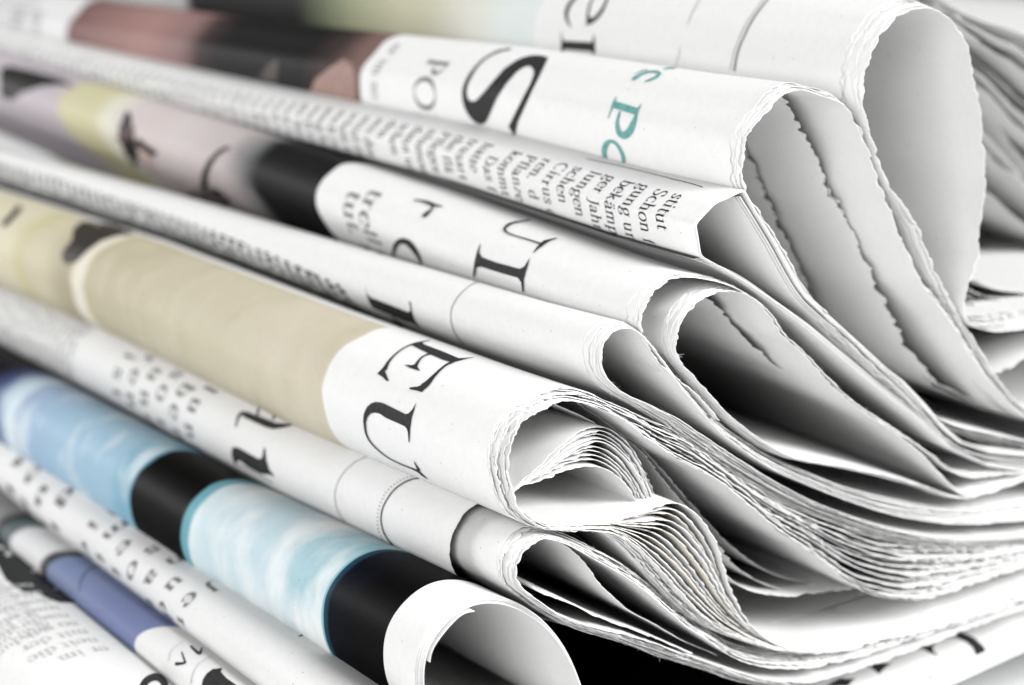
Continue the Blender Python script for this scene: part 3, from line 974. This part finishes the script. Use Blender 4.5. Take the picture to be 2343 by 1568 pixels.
# ------------------------------------------------------------------ printing on the folds
def lin(r, g, b, k=.80):
    f = lambda c: ((c / 255 + .055) / 1.055) ** 2.4 if c > 10 else c / 255 / 12.92
    return tuple(min(.85, f(c) * k) for c in (r, g, b))

def vat(S, px, py):
    h = hit_sheet(S, px, py)
    return h[1] if h else 0.0

def set_mat(S, m):
    S.obj.data.materials[0] = m

def picture(S, polys, strokes, col, name='printed_picture', rough=.6):
    if len(polys) + len(strokes) > 1 and name == 'printed_picture':
        return [picture(S, [q], [], col, name, rough) for q in polys] + [picture(S, [], [q], col, name, rough) for q in strokes]
    k = LIFT.get(S.obj.name, 0); LIFT[S.obj.name] = k + 1
    m = ink('printed_colour', col, rough)
    return project(S, polys, strokes, name, m, lift=.00004 + .00001 * k, maxe=14)
LIFT = {}

# -- tan picture on the EU paper
v = lambda *p: vat(S6, *p)
set_mat(S6, banded('page_tan_picture', [(-1, PW, 0), (v(741, 930), lin(206, 198, 178), .0003), (v(560, 780), lin(198, 190, 167), .02), (v(300, 680), lin(190, 182, 158), .03), (v(205, 640), lin(184, 175, 147), .006), (v(192, 636), lin(224, 218, 202), .0015), (v(164, 620), lin(170, 162, 138), .002), (v(120, 600), lin(202, 194, 168), .012), (v(62, 560), lin(196, 190, 150), .006), (v(40, 545), lin(212, 205, 180), .008)],
       mottles=[(v(741, 930) + .0005, v(215, 640), lin(184, 175, 150), 60, .45, .8), (v(741, 930) + .0005, v(215, 640), lin(204, 196, 174), 300, .5, .8)], rough=.65))
picture(S6, [L2([(420, 210), (450, 255), (520, 240), (600, 160), (690, 95), (800, 60), (930, 45), (960, 20), (800, -20), (560, -40), (500, 10), (490, 90), (430, 160)])], [], lin(52, 47, 42))
picture(S6, [L1([(100, 1370), (180, 1420), (260, 1395), (360, 1410), (520, 1470), (540, 1450), (300, 1350), (140, 1310)])], [L1([(140, 1410, 40), (90, 1470, 40), (20, 1540, 40)])], lin(50, 46, 42))

# -- blue and black picture
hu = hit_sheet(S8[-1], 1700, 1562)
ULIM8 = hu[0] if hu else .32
v = lambda *p: vat(S8[-1], *p)
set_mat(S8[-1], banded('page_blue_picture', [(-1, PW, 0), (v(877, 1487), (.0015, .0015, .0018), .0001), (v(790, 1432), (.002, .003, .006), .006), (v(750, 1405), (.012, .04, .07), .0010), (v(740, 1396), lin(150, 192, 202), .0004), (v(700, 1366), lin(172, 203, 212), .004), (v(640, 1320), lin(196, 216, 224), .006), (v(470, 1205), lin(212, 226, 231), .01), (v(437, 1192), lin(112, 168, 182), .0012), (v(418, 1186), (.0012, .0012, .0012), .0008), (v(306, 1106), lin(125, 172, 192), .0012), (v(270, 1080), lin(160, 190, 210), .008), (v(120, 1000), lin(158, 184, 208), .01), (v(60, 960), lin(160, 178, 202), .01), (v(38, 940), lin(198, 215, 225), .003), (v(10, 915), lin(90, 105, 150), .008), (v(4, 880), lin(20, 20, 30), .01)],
       noise_amt=.006, mottles=[(v(735, 1396), v(440, 1192), lin(236, 240, 240), 90, .42, .62), (v(735, 1396), v(440, 1192), lin(180, 203, 212), 55, .55, .75), (v(300, 1106), v(20, 930), lin(222, 232, 236), 110, .5, .72)], rough=.5, spec=.02, ulim=ULIM8, ublack=.2480))  # the black from ublack on deepens the shade under the torn paper

# -- portrait print on the UI paper
v = lambda *p: vat(S4[-1], *p)
set_mat(S4[-1], banded('page_pink_picture', [(-1, PW, 0), (v(737, 500), (.005, .005, .0055), .0003), (v(582, 440), lin(110, 112, 112), .006), (v(545, 425), lin(190, 180, 180), .012), (v(450, 385), lin(202, 194, 194), .02), (v(320, 340), lin(205, 198, 198), .01), (v(278, 335), lin(214, 212, 195), .004), (v(240, 325), lin(200, 195, 160), .004), (v(152, 295), lin(186, 178, 184), .003), (v(40, 260), lin(192, 185, 190), .02)],
       mottles=[(v(582, 440), v(300, 335), lin(205, 190, 188), 45, .5, .75)]))
S4o = S4[-1]
picture(S4o, [L1([(0, 470), (0, 650), (70, 690), (160, 630), (280, 590), (420, 580), (520, 600), (420, 540), (200, 480), (60, 450)])], [], lin(30, 30, 28))
picture(S4o, [L1([(860, 760), (810, 870), (815, 960), (860, 1060), (930, 1160), (985, 1230), (985, 1170), (950, 1080), (925, 980), (905, 880), (895, 780)])], [L1([(930, 960, 50), (990, 1010, 50), (1065, 1055, 40)])], lin(34, 31, 30))
picture(S4o, [], [L1([(810, 960, 50), (860, 920, 60), (920, 880, 30)])], lin(95, 72, 70))
picture(S4o, [L1([(960, 1010), (1000, 1040), (1060, 1120), (1090, 1270), (1030, 1260), (990, 1160)])], [], lin(205, 175, 165))
picture(S4o, [L1([(1240, 1330), (1310, 1285), (1380, 1265), (1480, 1290), (1580, 1370), (1640, 1440), (1500, 1440), (1300, 1380)])], [L1([(1395, 1280, 45), (1395, 1200, 40), (1440, 1100, 35), (1510, 1030, 28), (1565, 1005, 15)])], lin(36, 32, 31))

# -- portrait print on the S paper
v = lambda *p: vat(S2[-1], *p)
set_mat(S2[-1], banded('page_red_picture', [(-1, PW, 0), (v(824, 200), lin(120, 96, 90), .0006), (v(770, 190), lin(60, 48, 45), .010), (v(715, 180), lin(16, 16, 16), .012), (v(470, 150), lin(60, 45, 44), .012), (v(430, 140), lin(140, 112, 110), .012), (v(360, 125), lin(162, 126, 120), .02), (v(270, 105), lin(138, 106, 101), .03), (v(180, 85), lin(112, 80, 80), .02), (v(152, 72), lin(222, 222, 222), .002), (v(60, 50), lin(205, 205, 205), .004)], rough=.65))
picture(S2[-1], [L1([(2343, 400), (2240, 470), (2150, 540), (2110, 640), (2343, 700), (2420, 720), (2420, 560), (2400, 440)])], [], lin(158, 130, 122))
picture(S2[-1], [L1([(1760, 540), (1820, 450), (1890, 400), (1900, 480), (1880, 560)])], [], lin(80, 72, 70))

# -- green print on the topmost roll
v = lambda *p: vat(S1[-1], *p)
set_mat(S1[-1], banded('page_green_picture', [(-1, PW, 0), (v(1222, 70), lin(222, 228, 226), .001), (v(1120, 60), lin(222, 222, 212), .012), (v(1010, 40), lin(202, 200, 172), .02), (v(870, 30), lin(168, 170, 138), .02), (v(780, 20), lin(110, 118, 92), .018), (v(715, 12), lin(14, 14, 13), .016), (v(430, 4), lin(190, 190, 190), .006)], rough=.65))

# -- violet print on the thin roll
v = lambda *p: vat(S10[-1], *p)
set_mat(S10[-1], banded('page_violet_picture', [(-1, PW, 0), (v(325, 1448), lin(118, 128, 168), .0005), (v(210, 1350), lin(125, 138, 172), .02), (v(116, 1290), lin(58, 64, 68), .0015), (v(104, 1276), lin(228, 228, 228), .002), (v(42, 1215), lin(95, 105, 108), .003), (v(18, 1195), lin(40, 40, 40), .004), (v(5, 1185), lin(150, 150, 150), .004)]))
picture(S10[-1], [], [L3([(690, 750, 14), (620, 770, 14), (570, 820, 14), (545, 880, 12), (545, 930, 12)])], lin(90, 100, 130), 'printed_line')

# -- black patch on the flat page
picture(S11[-1], [L3([(0, 560), (60, 580), (140, 640), (260, 760), (340, 790), (450, 880), (560, 975), (500, 1010), (400, 1005), (300, 965), (240, 930), (200, 950), (130, 915), (40, 850), (-20, 740), (-40, 600)])], [], lin(42, 42, 42))

# ---- large letters, measured where they stand
def letters(S, polys, strokes, mat=None, name='headline_letter'):
    if name == 'printed_line' and len(strokes) > 1:
        return [letters(S, [], [q], mat, name) for q in strokes]
    k = LIFT.get(S.obj.name, 0); LIFT[S.obj.name] = k + 1
    return project(S, polys, strokes, name, mat or BLACK, lift=.00005 + .00001 * k)

# S
letters(S2[-1], [Z4([(1165, 338), (1110, 345), (1060, 360), (1008, 387), (960, 420), (918, 462), (880, 510), (850, 560), (830, 610), (824, 655), (828, 700), (840, 748), (860, 790), (884, 824), (910, 850), (936, 864), (960, 868), (982, 860), (1000, 840), (1030, 770), (1070, 680), (1130, 590), (1200, 510), (1238, 480), (1270, 465), (1292, 462), (1312, 472), (1325, 495), (1325, 525), (1300, 590), (1250, 680), (1205, 770), (1170, 840), (1148, 885), (1190, 945), (1197, 945), (1203, 900), (1215, 850), (1260, 750), (1310, 640), (1360, 540), (1425, 405), (1390, 393), (1345, 388), (1300, 390), (1250, 403), (1200, 425), (1120, 480), (1050, 560), (980, 640), (930, 695), (912, 706), (895, 708), (875, 700), (862, 680), (857, 650), (858, 620), (870, 580), (890, 540), (918, 492), (950, 450), (994, 412), (1040, 385), (1100, 362), (1165, 350)])], [])
# e l on the top roll
letters(S1[-1], [Z4([(1688, 182), (1735, 165), (1775, 130), (1808, 85), (1832, 30), (1850, -30), (1836, -30), (1815, 25), (1785, 75), (1755, 112), (1728, 130), (1712, 122), (1708, 95), (1722, 40), (1748, -30), (1736, -30), (1706, 40), (1692, 100), (1690, 140)]),
                Z4([(1512, 212), (1528, 285), (1730, 297), (1742, 235), (1750, 300), (1752, 372), (1738, 382), (1725, 360), (1535, 345), (1520, 398), (1510, 400), (1516, 300)])],
               [Z4([(1582, 190, 8), (1556, 140, 20), (1552, 90, 26), (1570, 40, 26), (1600, 0, 24), (1630, -30, 22)])])
letters(S1[-1], [], [Z1([(326, 496, 15), (340, 410, 13), (362, 330, 12), (395, 255, 11), (440, 165, 11), (500, 75, 10), (560, 0, 9), (590, -30, 9)])], GREY, 'printed_line')
letters(S1[-1], [], [Z1([(297, 490, 9), (315, 400, 9), (350, 290, 9), (420, 150, 9), (500, 40, 9), (540, -20, 9)]), Z1([(0, 170, 7), (40, 80, 7), (90, -10, 7)]), Z4([(2310, 470, 5), (2330, 400, 5), (2343, 330, 5)])], PALE, 'printed_line')
# teal
letters(S2[-1], [Z4([(1882, 700), (1905, 712), (2045, 755), (2060, 745), (2048, 800), (2035, 805), (1868, 752), (1860, 760)])],
        [Z4([(1898, 680, 7), (1878, 735, 12), (1855, 790, 8), (1840, 828, 5)]), Z4([(2072, 728, 5), (2055, 760, 10), (2040, 800, 10)]),
         Z4([(2042, 790, 14), (2022, 850, 34), (1992, 915, 50), (1958, 945, 52), (1925, 930, 42), (1908, 890, 28), (1908, 840, 18), (1925, 780, 14)]),
         Z4([(1948, 1150, 12), (1950, 1110, 26), (1930, 1050, 22), (1895, 1000, 20), (1860, 985, 24), (1830, 1005, 36), (1815, 1055, 34), (1828, 1105, 20), (1850, 1140, 12)]),
         Z4([(2012, 556, 24), (2040, 542, 24), (2090, 515, 14), (2150, 502, 14), (2195, 508, 20)]), Z4([(2205, 508, 18), (2185, 535, 20), (2140, 558, 16), (2098, 572, 8)]), Z4([(2030, 520, 5), (2080, 498, 7), (2120, 490, 5)]),
         Z4([(2232, 484, 9), (2265, 479, 9), (2310, 478, 6)])], TEAL)
letters(S2[-1], [], [ZD([(0, 28, 8), (60, 42, 7), (130, 58, 6), (170, 62, 8)]), ZD([(170, 62, 9), (180, 10, 9)])], TEAL)
# UI
letters(S4o, [Z5([(957, 220), (945, 285), (962, 318), (1060, 355), (1230, 402), (1262, 385), (1300, 325), (1278, 400), (1258, 470), (1256, 562), (1246, 557), (1240, 495), (1215, 462), (1100, 430), (960, 385), (928, 390), (912, 462), (903, 445), (912, 360), (930, 285)])],
        [Z5([(1300, 62, 7), (1240, 74, 10), (1180, 85, 14), (1138, 105, 20), (1122, 130, 18), (1140, 152, 12), (1200, 175, 9), (1290, 202, 10), (1370, 228, 12)]),
         Z5([(1485, 192, 6), (1440, 203, 12), (1400, 220, 26), (1375, 240, 24), (1350, 262, 14), (1325, 292, 6)])])
letters(S4o, [], [Z5([(343, 318, 9), (350, 270, 20), (370, 225, 32), (405, 205, 38), (445, 215, 42), (480, 248, 38), (515, 300, 26), (545, 362, 8)]), Z5([(340, 322, 8), (400, 338, 12), (470, 358, 16), (540, 372, 8)])])
letters(S4o, [], [Z4([(490, 1398, 8), (540, 1405, 14), (590, 1418, 24), (640, 1435, 16), (690, 1445, 8)]), Z4([(555, 1515, 28), (585, 1490, 26), (610, 1468, 14)]), Z4([(600, 1425, 14), (620, 1450, 12), (612, 1470, 12)])])
# H stem and ring on the teardrop fold
S5o = S5[-1]
letters(S5o, [Z5([(150, 508), (163, 575), (190, 600), (300, 642), (450, 702), (466, 690), (456, 628), (466, 628), (478, 705), (496, 758), (530, 812), (482, 778), (440, 768), (340, 728), (205, 672), (180, 640), (160, 580)]),
              Z5([(345, 712), (352, 740), (430, 802), (400, 800), (345, 780), (340, 740)])], [])
letters(S5o, [], [Z5([(960, 488, 5), (895, 510, 5), (830, 560, 5), (780, 620, 5), (752, 680, 5), (746, 740, 5), (760, 810, 5), (790, 870, 5), (835, 925, 5)])], GREY, 'printed_line')
# E U
letters(S6, [Z5([(468, 930), (545, 913), (560, 930), (700, 983), (800, 1026), (850, 1024), (915, 1018), (850, 1032), (790, 1048), (755, 1056), (690, 1036), (600, 997), (500, 948)]),
             Z5([(235, 1132), (262, 1105), (286, 1080), (290, 1120), (316, 1185), (300, 1184), (270, 1155)]), Z5([(424, 1070), (470, 1075), (510, 1068), (516, 1090), (532, 1116), (500, 1105), (460, 1092)]),
             Z5([(458, 1230), (520, 1222), (570, 1200), (605, 1170), (585, 1215), (548, 1262), (505, 1250), (462, 1242)])],
        [Z5([(600, 903, 4), (545, 912, 8), (490, 925, 10), (420, 955, 9), (360, 1000, 11), (315, 1050, 16), (285, 1105, 30)]),
         Z5([(615, 995, 9), (570, 1005, 10), (535, 1030, 12), (512, 1062, 18), (500, 1085, 28)]),
         Z5([(765, 1050, 16), (720, 1070, 14), (670, 1110, 15), (625, 1155, 22), (590, 1195, 36), (555, 1225, 44)])])
letters(S6, [], [Z5([(886, 992, 4), (950, 1006, 6), (1010, 1022, 3)])], None, 'printed_line')
letters(S6, [L4([(1040, 200), (1036, 160), (1042, 115), (1062, 72), (1090, 48), (1120, 38), (1155, 42), (1180, 50), (1325, 122), (1345, 118), (1372, 90), (1397, 44), (1384, 90), (1368, 140), (1356, 220), (1352, 312), (1346, 310), (1342, 245), (1334, 220), (1318, 202), (1190, 145), (1150, 118), (1118, 110), (1088, 116), (1068, 138), (1056, 170), (1054, 205), (1058, 235), (1048, 235)])],
        [L4([(1048, 190, 16), (1053, 240, 13), (1070, 285, 10), (1105, 332, 9), (1150, 374, 8), (1210, 418, 7), (1290, 458, 7), (1370, 490, 9), (1410, 508, 14), (1440, 535, 9), (1472, 558, 4)]), L4([(1384, 442, 4), (1398, 470, 9), (1418, 505, 18)])])
# letters and rings on the torn paper
letters(S7o, [L4([(205, 112), (240, 104), (360, 150), (440, 182), (520, 187), (575, 180), (615, 174), (560, 195), (510, 210), (470, 218), (425, 225), (370, 212), (260, 162), (215, 140)]),
              L4([(140, 352), (160, 344), (190, 352), (320, 425), (345, 420), (358, 350), (366, 350), (375, 430), (392, 492), (432, 548), (395, 532), (335, 527), (250, 482), (195, 436), (172, 440), (168, 475), (150, 440), (138, 400)])],
        [L4([(165, 212, 8), (175, 165, 14), (195, 125, 22), (225, 108, 24)]), L4([(315, 130, 14), (318, 90, 13), (345, 68, 14), (390, 72, 12), (430, 100, 10)]), L4([(420, 160, 16), (430, 125, 14), (465, 108, 12), (510, 118, 12), (560, 150, 10)]), L4([(180, 460, 5), (260, 500, 5), (340, 540, 5), (420, 590, 4)])])
letters(S7o, [], [L4([(1425, 558, 9), (1370, 565, 9), (1310, 590, 9), (1245, 638, 9), (1195, 705, 9), (1165, 770, 9), (1156, 835, 9), (1166, 900, 9), (1190, 955, 9), (1235, 1012, 8)])], ink('printing_ink_dark_grey', (.05, .05, .05)), 'printed_line')
letters(S7o, [], [L4([(1090, 405, 6), (1030, 420, 6), (960, 462, 6), (900, 520, 6), (858, 590, 6), (840, 660, 6), (848, 740, 6), (870, 800, 6), (905, 850, 6)])], PALE, 'printed_line')
dots = catmull([(p[0], p[1]) for p in L4([(1385, 542), (1330, 556), (1260, 592), (1200, 645), (1160, 715), (1138, 785), (1134, 850), (1142, 915), (1165, 970)])])
da = arclen(dots); dots = resample(dots, int(da[-1] / 8))
letters(S7o, [[(x + 1.7 * math.cos(t), y + 1.7 * math.sin(t)) for t in (0, 1.26, 2.51, 3.77, 5.03)] for (x, y) in dots], [], GREY, 'printed_dotted_line')
# letters at the lower left
letters(S10[-1], [L3([(1375, 1580), (1385, 1530), (1410, 1490), (1450, 1460), (1515, 1452), (1505, 1480), (1540, 1520), (1640, 1590)])], [L3([(1238, 1342, 8), (1258, 1400, 12), (1262, 1415, 14), (1195, 1425, 24)]), L3([(1298, 1302, 14), (1360, 1352, 22), (1376, 1312, 8)]), L3([(1420, 1500, 8), (1520, 1560, 8)])])
letters(S10[-1], [], [L3([(1250, 1270, 5), (1190, 1310, 5), (1160, 1350, 5), (1150, 1400, 5)]), L3([(1440, 1370, 5), (1360, 1420, 5), (1320, 1480, 5), (1300, 1560, 5)])], PALE, 'printed_line')
letters(S11[-1], [], [L3([(965, 1600, 46), (990, 1550, 48), (1030, 1520, 50), (1075, 1515, 52), (1110, 1540, 48), (1130, 1580, 44)])])
letters(S9[-1], [], [L3([(2035, 1236, 8), (2080, 1224, 12), (2130, 1226, 18), (2200, 1262, 30), (2280, 1310, 44), (2380, 1380, 60)])])
# letters on the flat page at the lower right
F8 = S8[-1]
for pl in (Z3([(1600, 1292), (1660, 1296), (1720, 1275), (1790, 1225), (1850, 1187), (1920, 1200), (2000, 1240), (2055, 1290), (2085, 1335), (2090, 1362), (2010, 1392), (2008, 1350), (1985, 1305), (1940, 1265), (1880, 1238), (1835, 1232), (1780, 1242), (1730, 1268), (1706, 1300), (1712, 1330), (1750, 1366), (1690, 1342), (1640, 1312)]),
           Z3([(1228, 1420), (1250, 1408), (1275, 1400), (1320, 1412), (1370, 1414), (1420, 1420), (1390, 1436), (1360, 1460), (1335, 1490), (1300, 1460), (1270, 1440)]),
           Z3([(960, 1575), (1010, 1545), (1060, 1520), (1110, 1524), (1170, 1520), (1140, 1545), (1115, 1575)]), Z3([(1668, 1488), (1700, 1508), (1735, 1520), (1690, 1532), (1680, 1515)])):
    cx_ = sum(q[0] for q in pl) / len(pl); cy_ = sum(q[1] for q in pl) / len(pl)
    best = None
    for S_ in N7.sheets + N8.sheets:
        hit_ = bvh(S_).ray_cast(CAM, pxdir(cx_, cy_).normalized(), 2.0)
        if hit_[0] is not None and (best is None or hit_[3] < best[0]):
            best = (hit_[3], S_)
    if best:
        letters(best[1], [pl], [])

# ---- running text
rt = random.Random(3)
def block_at(S, px, py, px2, py2, lines, size, nlines_between, **kw):
    h0, h1 = hit_sheet(S, px, py), hit_sheet(S, px2, py2)
    if h0 and h1:
        return text_block(S, lines, h0[0], h0[1], size, (h1[1] - h0[1]) / nlines_between, **kw)

S3o = S3[-1]
h = hit_sheet(S3o, 1536, 441); h1 = hit_sheet(S3o, 1501, 491); h2 = hit_sheet(S3o, 1461, 492)
lead = (h2[1] - h1[1]) * 1.0
n3 = ['stitut', 'Schon f', 'gung un', 'bek\u00e4mpf', 'ger Jahr', 'lungen', 'schen', 'Cirrus d', 'ren.  d', 'Pflanze', 'kommt', '   Das f', 'hatte', 'trusart', 'the fl\u00e4', 'Pfleger', 'Blumen', 'dann un', 'schen', 'den', 'mit der']
def starts(S, pts):
    hs = [hit_sheet(S, x, y) for (x, y) in pts]
    hs = sorted([(q[1], q[0]) for q in hs if q])
    return lambda y: float(np.interp(y, [q[0] for q in hs], [q[1] for q in hs]))
st3 = starts(S3o, [(1540, 441), (1460, 421), (1400, 406), (1300, 380), (1200, 356), (1115, 336), (983, 303), (793, 258), (600, 218), (400, 174), (200, 128)])
text_block(S3o, n3 + filler(44, 11, rt), 0, h1[1], .0035, lead, width=.86, thick=.088, arc_at=st3)
letters(S3o, [], [[(1530, 409, 1.6), (1570, 418, 1.6), (1607, 429, 1.6)], [(1340, 364, 1.2), (1440, 386, 1.2), (1530, 408, 1.4)]], None, 'printed_line')
st5 = starts(S5o, [(770, 643), (640, 588), (513, 540), (400, 500), (250, 450), (100, 395)])
y5 = vat(S5o, 772, 660)
text_block(S5o, filler(60, 9, rt), 0, y5, .0034, (vat(S5o, 640, 600) - y5) / 5.5, width=.95, thick=.17, arc_at=st5)
block_at(S2[-1], 985, 135, 900, 118, ['POL'], .0085, 1, width=1.0, thick=.1, mat=GREY)
block_at(S2[-1], 905, 100, 880, 110, ['er im so den'], .0038, 1, mat=GREY)
block_at(S2[-1], 90, 25, 40, 20, ['ger un', 'der so'], .008, 1, mat=GREY)
block_at(S4o, 845, 440, 805, 432, ['trell ein', ' tut, sie'], .0058, 1, thick=.11, mat=GREY)
block_at(S7o, 478, 880, 443, 862, ['l u n g', ' b e n', 's o  r', ' u n d', 'r e n', ' i s t'], .0056, 1, thick=.12, mat=GREY)
block_at(S7o, 230, 740, 215, 735, filler(40, 14, rt), .0024, 1, mat=GREY)
block_at(S9[-1], 500, 1330, 455, 1300, ['J e r z n', '  u d e', 'n a t i e n', ' s o  z', 'r e i', ' m i t', 'd i e s e'], .0046, 1, thick=.11, mat=GREY)
block_at(S9[-1], 170, 1110, 130, 1085, ['d i e r', ' u n d', 'o s t', 'a l l e'], .0050, 1, thick=.14, mat=GREY)
block_at(S11[-1], 250, 1480, 225, 1460, ['er im', 'Zeit die', 'mit der', 'so wird', 'nach sie', 'und ein', 'den von', 'alle', 'noch'], .0036, 1, thick=.12, mat=PALE)
block_at(S11[-1], 130, 1430, 120, 1420, filler(30, 16, rt), .003, 1, mat=PALE)
